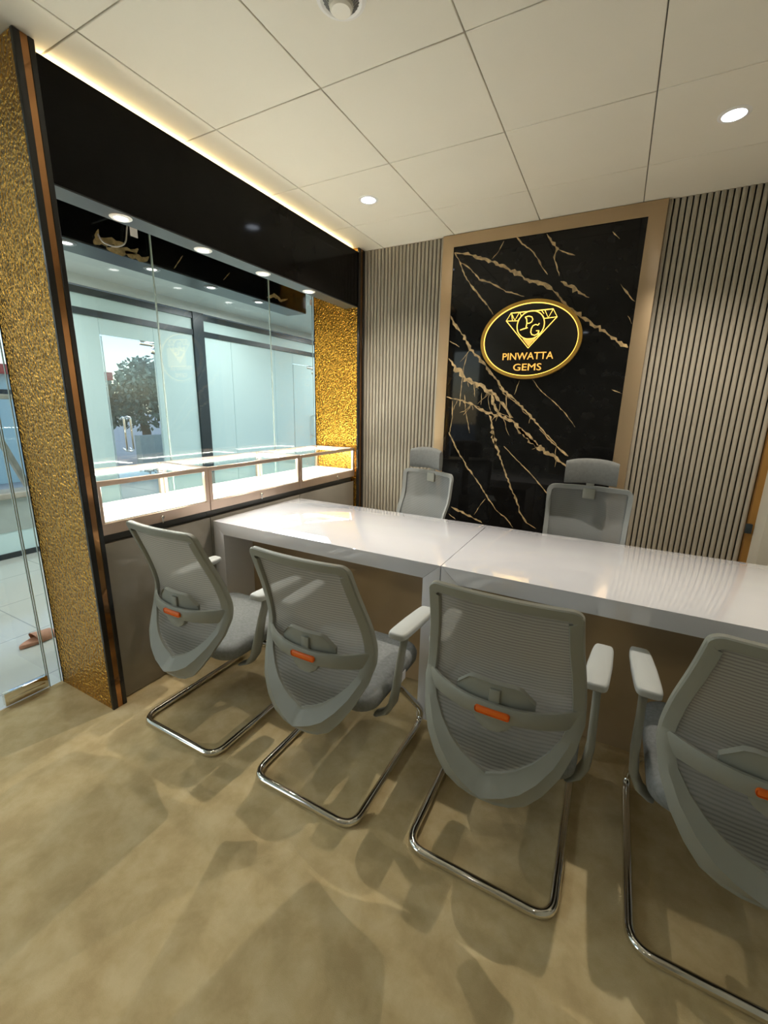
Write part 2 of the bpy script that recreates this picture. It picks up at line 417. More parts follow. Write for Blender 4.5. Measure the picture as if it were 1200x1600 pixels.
# ------------------------------------------------------------------ fascia over the display window
t = thing('fascia', 'black glossy bulkhead across the top of the display window', 'bulkhead', (-0.07, 2.15, 2.28))
b = MB(); b.box((-0.13, 1.051, 2.283), (0.0, 3.261, 2.690), 0.002, 1); b.build('black_panel', M['black'], t)
b = MB(); b.box((-0.126, 1.053, 2.276), (-0.004, 3.262, 2.2825)); b.build('soffit_strip', M['soffit'], t)
b = MB(); b.box((-0.09, 1.08, 2.691), (-0.055, 3.24, 2.700)); b.build('cove_strip', M['cove'], t)
def soffit_lamp(x, y, z, label, group, m_ring, s, e):
    t = thing('soffit_downlight', label, 'downlight', (x, y, z), group)
    b = MB(); b.lathe([(0.026, -0.001), (0.030, -0.006), (0.040, -0.006), (0.046, -0.002), (0.046, 0.0)], (x, y, z), seg=28); b.build('ring', m_ring, t)
    b = MB(); b.lathe([(0.0005, -0.0045), (0.018, -0.004), (0.027, -0.002), (0.027, -0.0005)], (x, y, z), seg=24); b.build('lens', M['lamp_warm'], t)
    lamp('soffit_spot', 'SPOT', (x, y, z - 0.012), e, (1.0, 0.95, 0.86), rot=(0, 0, 0), spot=115, blend=0.5, parent=t, soft=0.013)
S_LAB = ['soffit spotlight nearest the gold pillar by the entrance', 'second soffit spotlight from the entrance pillar', 'third soffit spotlight from the entrance pillar', 'soffit spotlight nearest the far gold pillar']
for k, y in enumerate((1.345, 1.785, 2.235, 2.695)):
    soffit_lamp(-0.062, y, 2.276, S_LAB[k] + ', under the fascia', 'spotlights under the inner fascia', M['lamp_ring'], 1, E_SOFFIT)
# outer sign box in the passage, just beyond the glass
t = thing('outer_bulkhead', 'black marble box with gold veins hung outside above the glass', 'bulkhead', (-0.59, 2.1, 2.25))
b = MB(); b.box((-0.69, 1.0, 2.257), (-0.482, 3.20, 2.715), 0.002, 1)
b.mi = 1
def ribbon(b, pts, x=None, y=None, jit=0.25):
    """flat irregular ribbon along (h, z, width) points, on a plane x=const or y=const"""
    fine = []
    for i in range(len(pts) - 1):
        n = max(2, int(math.hypot(pts[i+1][0]-pts[i][0], pts[i+1][1]-pts[i][1]) / 0.018))
        for k in range(n):
            tt = k / n; fine.append([lerp(pts[i][q], pts[i+1][q], tt) for q in range(3)])
    fine.append(list(pts[-1])); rows = []
    for i, p in enumerate(fine):
        a = fine[max(0, i-1)]; c = fine[min(len(fine)-1, i+1)]
        dx, dz = c[0]-a[0], c[1]-a[1]; l = math.hypot(dx, dz) or 1
        nx, nz = -dz/l, dx/l; w = p[2] * 0.5
        if i in (0, len(fine)-1): w *= 0.3
        w1 = w * (1 + random.uniform(-jit, jit) * 1.6); w2 = w * (1 + random.uniform(-jit, jit) * 1.6)
        o = random.uniform(-1, 1) * jit * w
        A = (p[0] + nx*(w1+o), p[1] + nz*(w1+o)); B = (p[0] - nx*(w2-o), p[1] - nz*(w2-o))
        rows.append([(x, A[0], A[1]), (x, B[0], B[1])] if x is not None else [(A[0], y, A[1]), (B[0], y, B[1])])
    b.grid(rows)
for pts in ([(1.46, 2.262, .03), (1.47, 2.285, .04), (1.54, 2.300, .035), (1.62, 2.312, .03)], [(1.52, 2.262, .03), (1.60, 2.268, .035), (1.66, 2.285, .03), (1.70, 2.312, .02)], [(1.62, 2.272, .03), (1.72, 2.262, .03), (1.76, 2.288, .025)], [(1.47, 2.285, .02), (1.49, 2.34, .010)],
            [(2.72, 2.28, .02), (2.80, 2.31, .03), (2.88, 2.29, .02), (2.96, 2.32, .015)], [(2.30, 2.30, .006), (2.36, 2.36, .005)], [(1.92, 2.27, .005), (1.99, 2.36, .005)]):
    ribbon(b, pts, x=-0.4815)
b.build('marble_face', [M['marble'], M['vein']], t)
b = MB(); b.box((-0.688, 1.002, 2.25), (-0.484, 3.198, 2.2565)); b.build('underside', M['soffit'], t)
O_LAB = ['outer spotlight under the marble box nearest the entrance', 'second outer spotlight from the entrance', 'third outer spotlight from the entrance', 'outer spotlight farthest from the entrance']
for k, y in enumerate((1.36, 1.82, 2.25, 2.70)):
    soffit_lamp(-0.55, y, 2.25, O_LAB[k] + ', beyond the glass', 'spotlights under the outer marble box', M['lamp_dim'], 1, 1.5)

# ------------------------------------------------------------------ glass of the shop front
def glass_pane(name, y0, y1, z0, z1, x=GX, th=0.008):
    b = MB(); b.box((x - th / 2, y0 + 0.003, z0), (x + th / 2, y1 - 0.003, z1)); o = b.build(name, M['glass'], None, smooth=False)
    b = MB()
    for y in (y0 + 0.002, y1 - 0.002): b.box((x - th / 2, y - 0.0018, z0), (x + th / 2, y + 0.0018, z1))
    b.build('glass_edge', M['glass_edge'], o); return struct(o)
glass_pane('window_1', 1.052, 1.765, 0.0, H - 0.002)
glass_pane('window_2', 1.765, 2.722, 0.0, H - 0.002)
glass_pane('window_3', 2.722, 3.262, 0.0, H - 0.002)
glass_pane('window_4', 0.925, 0.982, 0.002, H - 0.002)
d1 = glass_pane('door_1', 0.02, 0.921, 0.012, 2.20)
b = MB(); b.box((GX - 0.014, 0.735, 0.010), (GX + 0.014, 0.920, 0.078), 0.003); b.box((GX - 0.0155, 0.75, 0.022), (GX + 0.0155, 0.905, 0.045), 0.002); b.build('patch_fitting', M['chrome'], d1)
glass_pane('window_5', 0.02, 0.925, 2.206, H - 0.002)
glass_pane('window_6', -2.19, 0.016, 0.002, H - 0.002)

# ================================================================== DISPLAY CASES AND CABINETS
def display_case(y0, y1, ylock, label):
    t = thing('display_case', label, 'display case', (-0.24, (y0 + y1) / 2, 0.87), 'lit glass display cases under the window')
    x0, x1 = -0.445, -0.020; y0 += 0.0015; y1 -= 0.0015
    b = MB(); b.box((x0, y0, 0.870), (x1, y1, 0.926), 0.002, 1)
    for x in (x0, x1 - 0.022):
        for y in (y0, y1 - 0.024):
            b.box((x, y, 0.925), (x + 0.022, y + 0.024, 1.104), 0.0015, 1)
    for x in (x0, x1 - 0.022): b.box((x, y0, 1.100), (x + 0.022, y1, 1.124), 0.002, 1)
    for y in (y0, y1 - 0.020): b.box((x0 + 0.02, y, 1.103), (x1 - 0.02, y + 0.020, 1.1235), 0.0015, 1)
    b.build('metal_frame', M['rose'], t)
    b = MB(); b.box((x0 + 0.006, y0 + 0.006, 0.926), (x1 - 0.006, y1 - 0.006, 0.931)); b.build('display_deck', M['deck'], t)
    b = MB(); b.box((x0 + 0.020, y0 + 0.018, 1.116), (x1 - 0.020, y1 - 0.018, 1.121)); b.build('top_glass', M['case_glass'], t, smooth=False)
    b = MB(); b.box((x1 - 0.012, y0 + 0.022, 0.931), (x1 - 0.008, y1 - 0.022, 1.102)); b.build('front_glass', M['case_glass'], t, smooth=False)
    b = MB(); b.box((x0 + 0.008, y0 + 0.022, 0.931), (x0 + 0.012, y1 - 0.022, 1.102)); b.build('back_glass', M['case_glass'], t, smooth=False)
    b = MB()
    zs = (1.094, 1.1015)
    b.box((x0 + 0.023, y0 + 0.03, zs[0]), (x0 + 0.034, y1 - 0.03, zs[1])); b.box((x1 - 0.054, y0 + 0.036, zs[0]), (x1 - 0.043, y1 - 0.036, zs[1]))
    b.box((x0 + 0.04, y0 + 0.0245, zs[0]), (x1 - 0.04, y0 + 0.034, zs[1])); b.box((x0 + 0.04, y1 - 0.034, zs[0]), (x1 - 0.04, y1 - 0.0245, zs[1]))
    b.build('led_strip', M['led'], t)
    b = MB(); b.lathe([(0.0095, 0.0), (0.0095, 0.004), (0.007, 0.008), (0.0008, 0.009)], (x1, ylock, 0.897), axis='x', seg=18); lk = b.build('lock', M['chrome'], t)
    b = MB(); b.box((x1 + 0.006, ylock - 0.0015, 0.8985), (x1 + 0.020, ylock + 0.0015, 0.905)); b.box((x1 + 0.010, ylock - 0.010, 0.868), (x1 + 0.012, ylock - 0.003, 0.897), 0.0008, 1); b.build('key', M['chrome'], lk)
display_case(1.055, 1.672, 1.365, 'lit glass display case nearest the entrance pillar')
display_case(1.672, 2.495, 2.085, 'longest lit glass display case, middle of the three')
display_case(2.495, 3.258, 2.985, 'lit glass display case beside the far gold pillar')
def cabinet(y0, y1, label):
    t = thing('base_cabinet', label, 'cabinet', (-0.24, (y0 + y1) / 2, 0), 'taupe cabinets under the display cases')
    b = MB(); b.box((-0.445, y0 + 0.001, 0), (-0.052, y1 - 0.001, 0.826), 0.001, 1); b.build('body', M['recess'], t)
    b = MB(); b.box((-0.051, y0 + 0.002, 0.004), (-0.030, y1 - 0.002, 0.826), 0.002, 2); b.build('door', M['cabinet'], t)
    b = MB(); b.box((-0.43, y0 + 0.001, 0.8265), (-0.060, y1 - 0.001, 0.8695)); b.build('plinth', M['recess'], t)
cabinet(1.055, 1.672, 'taupe cabinet behind the leftmost visitor chair, next to the entrance pillar')
cabinet(1.672, 2.495, 'taupe cabinet with the white desk butted against it')
cabinet(2.495, 3.258, 'taupe cabinet in the corner, beyond the end of the desk')

# ================================================================== DESKS
def desk(x0, x1, label):
    y0, y1, z1, th, lg = 1.680, 2.468, 0.806, 0.074, 0.082
    t = thing('desk', label, 'desk', ((x0 + x1) / 2, (y0 + y1) / 2, 0), 'white gloss reception desks')
    b = MB(); b.prism([(x0 + .0005, z1), (x1 - .0005, z1), (x1 - lg, z1 - th), (x0 + lg, z1 - th)], 'y', y0, y1, 0.0016); b.build('desktop', M['desk'], t)
    b = MB(); b.prism([(x0 + .0005, z1 - .0005), (x0 + lg - .0005, z1 - th - .0005), (x0 + lg - .0005, 0), (x0 + .0005, 0)], 'y', y0 + .0006, y1 - .0006, 0.0012); b.build('side_panel', M['desk'], t)
    b = MB(); b.prism([(x1 - .0005, z1 - .0005), (x1 - .0005, 0), (x1 - lg + .0005, 0), (x1 - lg + .0005, z1 - th - .0005)], 'y', y0 + .0006, y1 - .0006, 0.0012); b.build('side_panel', M['desk'], t)
    b = MB(); b.box((x0 + lg, 1.905, 0.03), (x1 - lg, 1.925, z1 - th - 0.001)); b.build('modesty_panel', M['modesty'], t)
desk(-0.022, 1.4075, 'white gloss desk butted against the cabinets under the display cases')
desk(1.4105, 2.842, 'white gloss desk running out of view on the right')

# ================================================================== MARBLE FEATURE PANEL AND SIGN
t = thing('marble_panel', 'black marble wall panel with gold veins in a bronze frame', 'wall panel', (1.40, 3.35, 0))
b = MB(); b.box((0.78, 3.339, 0.0), (2.022, 3.3675, 2.640)); b.mi = 1
VEINS = [[(0.79, 2.6, 0.0085),(0.892, 2.58, 0.0142),(0.985, 2.541, 0.0199),(1.091, 2.496, 0.0199),(1.18, 2.452, 0.0199),(1.269, 2.404, 0.0313),(1.314, 2.367, 0.0228),(1.397, 2.339, 0.0228),(1.466, 2.313, 0.0256),(1.523, 2.269, 0.0142),(1.567, 2.221, 0.0142),(1.625, 2.159, 0.0171),(1.694, 2.11, 0.0228),(1.762, 2.061, 0.0228),(1.854, 1.999, 0.0256),(1.933, 1.945, 0.0256),(2.01, 1.888, 0.0199)], [(0.79, 2.6, 0.0085),(0.833, 2.54, 0.01),(0.869, 2.455, 0.0114),(0.954, 2.337, 0.0142),(1.013, 2.27, 0.0114),(1.069, 2.218, 0.0085),(1.112, 2.153, 0.0071)], [(0.833, 2.534, 0.0071),(0.913, 2.484, 0.01),(0.995, 2.401, 0.0114),(1.102, 2.356, 0.0114),(1.194, 2.301, 0.0085),(1.324, 2.256, 0.0071)], [(1.233, 2.64, 0.0085),(1.278, 2.592, 0.0085),(1.344, 2.54, 0.01),(1.389, 2.49, 0.01),(1.429, 2.423, 0.0085),(1.466, 2.378, 0.0071)], [(1.433, 2.631, 0.0142),(1.471, 2.577, 0.0171),(1.508, 2.53, 0.0199),(1.494, 2.483, 0.0114),(1.52, 2.419, 0.0085),(1.542, 2.361, 0.0071)], [(1.508, 2.53, 0.0114),(1.568, 2.498, 0.0114),(1.626, 2.476, 0.0071)], [(1.151, 2.629, 0.0057),(1.121, 2.569, 0.0057),(1.074, 2.524, 0.0057)], [(1.831, 2.584, 0.0085),(1.877, 2.537, 0.0057)], [(1.918, 2.273, 0.0071),(1.959, 2.221, 0.01),(1.98, 2.19, 0.0114),(2.012, 2.164, 0.0085)], [(1.555, 2.328, 0.0114),(1.65, 2.269, 0.0313),(1.692, 2.235, 0.0171),(1.743, 2.211, 0.0085)], [(0.784, 2.17, 0.0114),(0.83, 2.095, 0.0199),(0.899, 2.019, 0.0199),(0.961, 1.922, 0.0228),(1.045, 1.84, 0.0228),(1.113, 1.766, 0.0171),(1.188, 1.685, 0.0228),(1.239, 1.619, 0.0256),(1.335, 1.54, 0.0199),(1.446, 1.44, 0.0142),(1.556, 1.328, 0.0114),(1.649, 1.238, 0.01)], [(0.786, 1.862, 0.0199),(0.867, 1.77, 0.037),(0.953, 1.694, 0.0427),(1.051, 1.656, 0.0342),(1.133, 1.611, 0.0313),(1.215, 1.545, 0.0285),(1.282, 1.465, 0.0228),(1.323, 1.422, 0.0228)], [(1.133, 1.611, 0.0256),(1.17, 1.53, 0.0256),(1.206, 1.464, 0.0171),(1.24, 1.427, 0.0199),(1.325, 1.4, 0.0313),(1.375, 1.342, 0.0313),(1.433, 1.278, 0.0256),(1.525, 1.223, 0.0256)], [(0.787, 1.572, 0.0085),(0.881, 1.55, 0.0114),(0.997, 1.52, 0.0171),(1.081, 1.468, 0.0228),(1.209, 1.434, 0.0199)], [(1.139, 1.439, 0.0199),(1.168, 1.364, 0.0199),(1.185, 1.257, 0.0256),(1.212, 1.212, 0.0171)], [(0.939, 1.901, 0.0057),(0.914, 1.784, 0.0057),(0.903, 1.588, 0.0057),(0.901, 1.496, 0.0057)], [(0.839, 1.541, 0.0057),(0.847, 1.416, 0.0057),(0.829, 1.288, 0.0057),(0.896, 1.178, 0.0057)], [(0.936, 1.588, 0.0057),(0.952, 1.466, 0.0057),(0.997, 1.295, 0.0057)], [(1.002, 1.679, 0.0057),(1.018, 1.574, 0.0057)], [(1.071, 1.604, 0.0057),(1.07, 1.514, 0.0057)], [(1.342, 1.69, 0.0057),(1.315, 1.59, 0.0057)], [(1.435, 1.696, 0.0057),(1.498, 1.619, 0.0057),(1.603, 1.536, 0.0057),(1.678, 1.467, 0.0057),(1.755, 1.372, 0.0057)], [(1.951, 1.626, 0.0057),(2.02, 1.6, 0.0057)], [(1.984, 2.082, 0.0057),(2.013, 2.032, 0.0057)], [(0.787, 1.989, 0.0057),(0.872, 1.941, 0.0057)], [(1.225, 1.604, 0.0057),(1.335, 1.532, 0.0057)], [(1.256, 1.59, 0.0071),(1.264, 1.502, 0.0071),(1.308, 1.429, 0.0071)], [(0.823, 1.295, 0.0081),(0.899, 1.161, 0.0129),(1.005, 1.012, 0.0145),(1.077, 0.935, 0.0097),(1.18, 0.797, 0.0097),(1.262, 0.694, 0.0097),(1.338, 0.649, 0.0097),(1.397, 0.582, 0.0081)], [(1.173, 1.336, 0.0355),(1.199, 1.233, 0.0226),(1.264, 1.096, 0.0145),(1.33, 0.941, 0.0145),(1.393, 0.821, 0.0161),(1.438, 0.718, 0.0145),(1.497, 0.634, 0.0129),(1.569, 0.599, 0.0081)], [(1.362, 1.344, 0.0355),(1.433, 1.296, 0.0355),(1.524, 1.209, 0.0355),(1.624, 1.165, 0.0258),(1.725, 1.098, 0.0226),(1.761, 1.059, 0.0161)], [(1.517, 1.35, 0.0097),(1.614, 1.256, 0.0113),(1.733, 1.164, 0.0145)], [(1.271, 1.211, 0.0065),(1.403, 1.089, 0.0081),(1.512, 0.994, 0.0081),(1.632, 0.867, 0.0081)], [(0.88, 0.683, 0.0161),(0.982, 0.647, 0.0194),(1.081, 0.612, 0.0161),(1.15, 0.584, 0.0129)], [(1.079, 0.641, 0.0048),(1.129, 0.734, 0.0048),(1.163, 0.785, 0.0048)], [(0.863, 0.622, 0.0081),(0.926, 0.581, 0.0081)]]
def fork(pts, n):          # hair veins branching off a main vein
    for _ in range(n):
        p = random.choice(pts); a = random.uniform(-2.6, -0.4); l = random.uniform(0.05, 0.16); q = [(p[0], p[1], .004)]
        for k in range(3):
            a += random.uniform(-.5, .5); q.append((q[-1][0] + math.cos(a) * l / 3, q[-1][1] + math.sin(a) * l / 3, .003))
        if all(0.79 < s[0] < 2.0 and s[1] < 2.62 for s in q): ribbon(b, q, y=3.3384, jit=.3)
for pts in VEINS:
    ribbon(b, [(min(p[0], 2.016), p[1], p[2] * 0.78) for p in pts], y=3.3384, jit=0.55)
for pts in (VEINS[10], VEINS[11], VEINS[12], VEINS[13]): fork(pts, 7)
b.build('marble_slab', [M['marble'], M['vein']], t)
b = MB()
b.prism([(0.700, 0), (0.700, H - 0.003), (2.113, H - 0.003), (2.113, 0), (2.020, 0), (2.020, 2.637), (0.783, 2.637), (0.783, 0)], 'y', 3.331, 3.3675, 0.002)
b.build('bronze_frame', M['bronze'], t)

SX, SZ, SY = 1.388, 1.963, 3.300
t = thing('logo_sign', 'oval black sign with glowing gold diamond emblem and lettering', 'sign', (SX, SY, SZ))
def oval(r0, r1, ya, yb, n=72):
    """ring between two ovals (r = (rx, rz)), thick from ya to yb"""
    rings = []
    for k in range(n):
        a = 2 * PI * k / n; c, s = math.cos(a), math.sin(a)
        o_, i_ = (SX + r1[0] * c, SZ + r1[1] * s), (SX + r0[0] * c, SZ + r0[1] * s)
        rings.append([(o_[0], yb, o_[1]), (o_[0], ya, o_[1]), (i_[0], ya, i_[1]), (i_[0], yb, i_[1])])
    return MB().loft(rings, True, False, True)
b = MB(); b.lathe([(0.001, 3.3375), (0.326, 3.3375), (0.326, 3.316), (0.001, 3.316)], (SX, 0, SZ), axis='y', seg=72, sy=0.264/0.344); b.build('backing', M['sign_black'], t)
oval((0.322, 0.243), (0.344, 0.264), 3.304, 3.3375).build('rim', M['sign_rim'], t)
oval((0.3175, 0.2385), (0.3225, 0.2435), 3.310, 3.322).build('neon_ring', M['neon'], t)
def line(b, pts, r=0.0028, closed=False): b.tube([(p[0], SY + 0.009, p[1]) for p in pts], r, 6, closed)
b = MB()
line(b, [(1.248, 2.147), (1.530, 2.153), (1.560, 2.102), (1.388, 1.908), (1.219, 2.098)], 0.003, True)
cx, cz, rr = 1.390, 2.060, 0.092
line(b, [(cx + rr * math.cos(2 * PI * k / 40), cz + rr * math.sin(2 * PI * k / 40)) for k in range(40)], 0.003, True)
for q in ([(1.221, 2.097), (1.300, 2.093)], [(1.252, 2.144), (1.279, 2.098), (1.305, 2.146)], [(1.262, 2.098), (1.252, 2.144)], [(1.310, 2.147), (1.322, 2.120)], [(1.478, 2.096), (1.558, 2.101)], [(1.476, 2.150), (1.503, 2.099), (1.529, 2.151)], [(1.455, 2.149), (1.472, 2.128)], [(1.300, 2.093), (1.312, 2.112)], [(1.478, 2.096), (1.466, 2.115)]): line(b, q, 0.0022)
b.build('diamond_outline', M['neon'], t)
b = MB(); b.prism([(1.343, 1.973), (1.434, 1.973), (1.388, 1.920)], 'y', 3.308, 3.3165)
for q in (1.360, 1.376, 1.392, 1.408, 1.422): line(b, [(q - .008, 1.972), (q, 1.952), (q + .008, 1.972)], 0.0018)
b.build('diamond_point', M['gold_letter'], t)
b = MB(); line(b, [(1.322, 2.031), (1.340, 2.036), (1.372, 2.044)], 0.003)
line(b, [(1.360, 2.038), (1.364, 2.075), (1.360, 2.100), (1.349, 2.114)], 0.0034)
line(b, [(1.349, 2.114), (1.372, 2.119), (1.393, 2.113), (1.402, 2.097), (1.396, 2.080), (1.380, 2.072), (1.364, 2.072)], 0.003)
b.build('initial_letter', M['neon'], t)
b = MB(); line(b, [(1.449, 2.068), (1.440, 2.056), (1.424, 2.062), (1.406, 2.054), (1.397, 2.034), (1.396, 2.012), (1.405, 1.996), (1.424, 1.991), (1.443, 1.999), (1.450, 2.020), (1.432, 2.020)], 0.0032)
line(b, [(1.450, 2.020), (1.449, 1.990)], 0.003)
b.build('initial_letter', M['neon'], t)
def text(body, x0, x1, z0, h, name, material, parent, y, depth=0.004):
    c = bpy.data.curves.new('lettering', 'FONT'); c.body = body; c.size = 1.0; c.extrude = 0.02; c.offset = 0.0; c.resolution_u = 3
    tmp = bpy.data.objects.new('lettering', c); COL.objects.link(tmp)
    dg = bpy.context.evaluated_depsgraph_get(); me = bpy.data.meshes.new_from_object(tmp.evaluated_get(dg))
    bpy.data.objects.remove(tmp); bpy.data.curves.remove(c)
    xs = [v.co.x for v in me.vertices]; zs = [v.co.y for v in me.vertices]
    sx = (x1 - x0) / (max(xs) - min(xs)); sz = h / (max(zs) - min(zs)); mx, mz = min(xs), min(zs)
    for v in me.vertices:
        lx, lz, ly = v.co.x, v.co.y, v.co.z
        v.co = Vector((x0 + (lx - mx) * sx, y - (ly / 0.02) * depth, z0 + (lz - mz) * sz)) - parent.location
    me.materials.clear(); me.materials.append(material); me.name = name
    o = bpy.data.objects.new(name, me); COL.objects.link(o); o.parent = parent; return o
text('PINWATTA', 1.214, 1.562, 1.832, 0.047, 'lettering', M['gold_letter'], t, 3.311)
text('GEMS', 1.296, 1.490, 1.757, 0.047, 'lettering', M['gold_letter'], t, 3.311)
lamp('sign_glow', 'AREA', (SX, 3.27, SZ), 0.25, (1.0, 0.62, 0.15), 0.3, 0.2, (-PI / 2, 0, 0), parent=t)

# ================================================================== CEILING FITTINGS
def downlight(x, y, label, e=1.0):
    t = thing('ceiling_downlight', label, 'downlight', (x, y, H), 'lit downlights in the tiled ceiling')
    b = MB(); b.lathe([(0.044, 0.0005), (0.044, -0.004), (0.052, -0.005), (0.060, -0.001), (0.060, 0.0005)], (x, y, H), seg=32); b.build('ring', M['lamp_ring'], t)
    b = MB(); b.lathe([(0.0008, -0.0042), (0.03, -0.004), (0.045, -0.002), (0.045, 0.0005)], (x, y, H), seg=28); b.build('lens', M['lamp_cool'], t)
    lamp('downlight_spot', 'SPOT', (x, y, H - 0.014), E_DOWN * e, SHOP, spot=118, blend=0.85, parent=t, soft=0.018)
downlight(0.481, 2.600, 'lit ceiling downlight nearest the black fascia')
downlight(2.281, 2.600, 'lit ceiling downlight in front of the right-hand ribbed wall')
downlight(0.481, 0.200, 'added unseen downlight above the entrance side of the room', 0.03)  # this and the next two: out-of-view downlights added to fill the foreground
downlight(2.281, 0.200, 'added unseen downlight above the middle of the open floor', 0.03)
downlight(1.381, -1.300, 'added unseen downlight near the wall opposite the desks', 0.03)
t = thing('ceiling_detector', 'round unlit ceiling fitting with white centre and grey finned surround', 'ceiling fitting', (1.075, 1.405, H))
b = MB(); b.lathe([(0.055, 0.0), (0.055, -0.006), (0.066, -0.010), (0.078, -0.006), (0.080, 0.0)], (1.075, 1.405, H), seg=40); b.build('outer_ring', M['lamp_ring'], t)
b = MB()
for k in range(30):
    a = 2 * PI * k / 30; c, s = math.cos(a), math.sin(a)
    b.tube([(1.075 + c * 0.056, 1.405 + s * 0.056, H - 0.006), (1.075 + c * 0.040, 1.405 + s * 0.040, H - 0.022)], 0.0024, 6)
b.build('fins', M['lamp_dim'], t)
b = MB(); b.lathe([(0.054, -0.001), (0.045, -0.010), (0.036, -0.014), (0.036, -0.030), (0.030, -0.036), (0.0008, -0.037)], (1.075, 1.405, H), seg=30); b.build('white_dome', M['head_white'], t)

# ================================================================== VISITOR CHAIRS
YE = [(0.315, 0.018), (0.40, 0.036), (0.47, 0.066), (0.55, 0.112), (0.64, 0.143), (0.72, 0.130), (0.82, 0.092), (0.91, 0.052), (1.0, 0.015)]
XW = [(0.312, 0.03), (0.33, 0.080), (0.353, 0.121), (0.40, 0.162), (0.46, 0.201), (0.52, 0.228), (0.56, 0.241), (0.60, 0.2475), (0.74, 0.235), (0.85, 0.220), (1.0, 0.206)]
WR = [(0.315, 0.0), (0.41, 0.012), (0.52, 0.032), (0.64, 0.05), (0.75, 0.042), (1.0, 0.020)]
def shell(x, z, dy=0.0):
    w = table(XW, z); q = min(1.0, abs(x) / w)
    return Vector((x, table(YE, z) - table(WR, z) * (1 - q * q) + dy, z))
def band(outer, inner, th, ridge, flat=1.0):
    rings = []
    for i in range(len(outer)):
        fl = flat[i] if isinstance(flat, list) else flat
        O = shell(*outer[i]); I = shell(*inner[i]); h = th / 2; r = ridge[i] if isinstance(ridge, list) else ridge
        yy = lambda p, d: (p.x, p.y + d, p.z)
        rings.append([yy(O, h), yy(O, -h * .5), yy(O.lerp(I, .10), -h * fl), yy(O.lerp(I, .5), -h - r), yy(O.lerp(I, .92), -h * fl), yy(I, -h * .5), yy(I, h)])
    return rings
def visitor_chair(loc, label):
    t = thing('visitor_chair', label, 'chair', (0, 0, 0), 'grey cantilever visitor chairs along the desk')
    # back frame: arch over the upper window, then the V running down to the chin
    O, I = [], []
    for k in range(15):
        z = lerp(0.645, 0.962, k / 14); O.append((table(XW, z), z)); zi = lerp(0.645, 0.948, k / 14); I.append((table(XW, zi) - 0.037, zi))
    cz0, r0 = 0.962, 0.032; cx0 = table(XW, cz0) - r0
    for k in range(1, 8):
        a = PI / 2 * k / 7; O.append((cx0 + r0 * math.cos(a), cz0 + r0 * math.sin(a))); I.append((cx0 - 0.006 + 0.012 * math.cos(a), 0.948 + 0.012 * math.sin(a)))
    n_half = len(O)
    for k in range(1, 10):
        u = 1 - 2 * k / 10; O.append((cx0 * u, 0.994)); I.append(((cx0 - 0.006) * u, 0.960))
    for k in range(n_half - 1, -1, -1): O.append((-O[k][0], O[k][1])); I.append((-I[k][0], I[k][1]))
    b = MB(); b.loft(band(O, I, 0.022, 0.001))
    vo = [(table(XW, 0.645), 0.645), (0.2475, 0.60), (0.233, 0.53), (0.203, 0.46), (0.164, 0.40), (0.124, 0.353), (0.078, 0.328), (0.036, 0.318), (0, 0.317)]
    vi = [(table(XW, 0.645) - 0.037, 0.645), (0.207, 0.605), (0.192, 0.555), (0.163, 0.512), (0.125, 0.475), (0.084, 0.445), (0.048, 0.427), (0.020, 0.417), (0, 0.408)]
    def dens(p):
        q = []
        for i in range(len(p) - 1):
            for k in range(3): q.append((lerp(p[i][0], p[i+1][0], k/3), lerp(p[i][1], p[i+1][1], k/3)))
        return q + [p[-1]]
    vo, vi = dens(vo), dens(vi)
    vo = vo + [(-x, z) for x, z in vo[-2::-1]]; vi = vi + [(-x, z) for x, z in vi[-2::-1]]
    rg = [0.001 + 0.037 * max(0.0, 1 - abs(o[0]) / 0.235) for o in vo]
    b.loft(band(vo, vi, 0.022, rg, [1 - 0.4 * min(1.0, max(0.0, (0.645 - o[1]) / 0.08)) for o in vo])); fr = b.build('back_frame', M['plastic'], t, local=True, angle=30)
    # mesh stretched in the frame
    rows = []
    for k in range(34):
        z = lerp(0.375, 0.980, k / 33); w = table(XW, z) - 0.022
        rows.append([tuple(shell(w * (j / 9 - 1), z, 0.004)) for j in range(19)])
    b = MB(); b.grid(rows); b.build('mesh_panel', M['mesh_back'], t, local=True, angle=180)
    # crossbar bowed out behind the mesh
    rings = []
    for k in range(25):
        u = k / 12 - 1; x = 0.238 * u; ye = table(YE, 0.66)
        y = ye - 0.004 - 0.092 * (1 - abs(u) ** 2.4); hh = 0.026 + 0.006 * abs(u) ** 3; zc = 0.608 + 0.004 * u * u; h = 0.0065
        rings.append([(x, y + h, zc - hh), (x, y - h * .4, zc - hh), (x, y - h, zc - hh * .75), (x, y - h, zc + hh * .75), (x, y - h * .4, zc + hh), (x, y + h, zc + hh)])
    b = MB(); b.loft(rings); b.build('lumbar_crossbar', M['plastic'], t, local=True)
    yc = table(YE, 0.66) - 0.096
    b = MB()
    b.prism([(0.060 * math.cos(PI + PI * k / 16), 0.588 + 0.050 * math.sin(PI + PI * k / 16)) for k in range(17)], 'y', yc + 0.004, yc + 0.032, 0.004)
    b.box((-0.016, yc + 0.006, 0.622), (0.016, yc + 0.016, 0.676), 0.003)
    b.build('lumbar_adjuster', M['plastic'], t, local=True)
    b = MB(); rr = []
    for k in range(13):
        u = k / 6 - 1; x = 0.118 * u - 0.004; zt = 0.694 - 0.046 * max(0, abs(u) - 0.62) / 0.38; y = yc + 0.018 + 0.022 * u * u
        rr.append([(x, y + .005, 0.616), (x, y - .004, 0.616), (x, y - .004, zt - .004), (x, y - .010, zt), (x, y + .006, zt + .003)])
    b.loft(rr); b.build('lumbar_pad', M['plastic'], t, local=True)
    b = MB(); b.box((-0.052, yc - 0.0110, 0.597), (0.052, yc - 0.002, 0.620), 0.0088, 4); b.build('orange_badge', M['orange'], t, local=True)
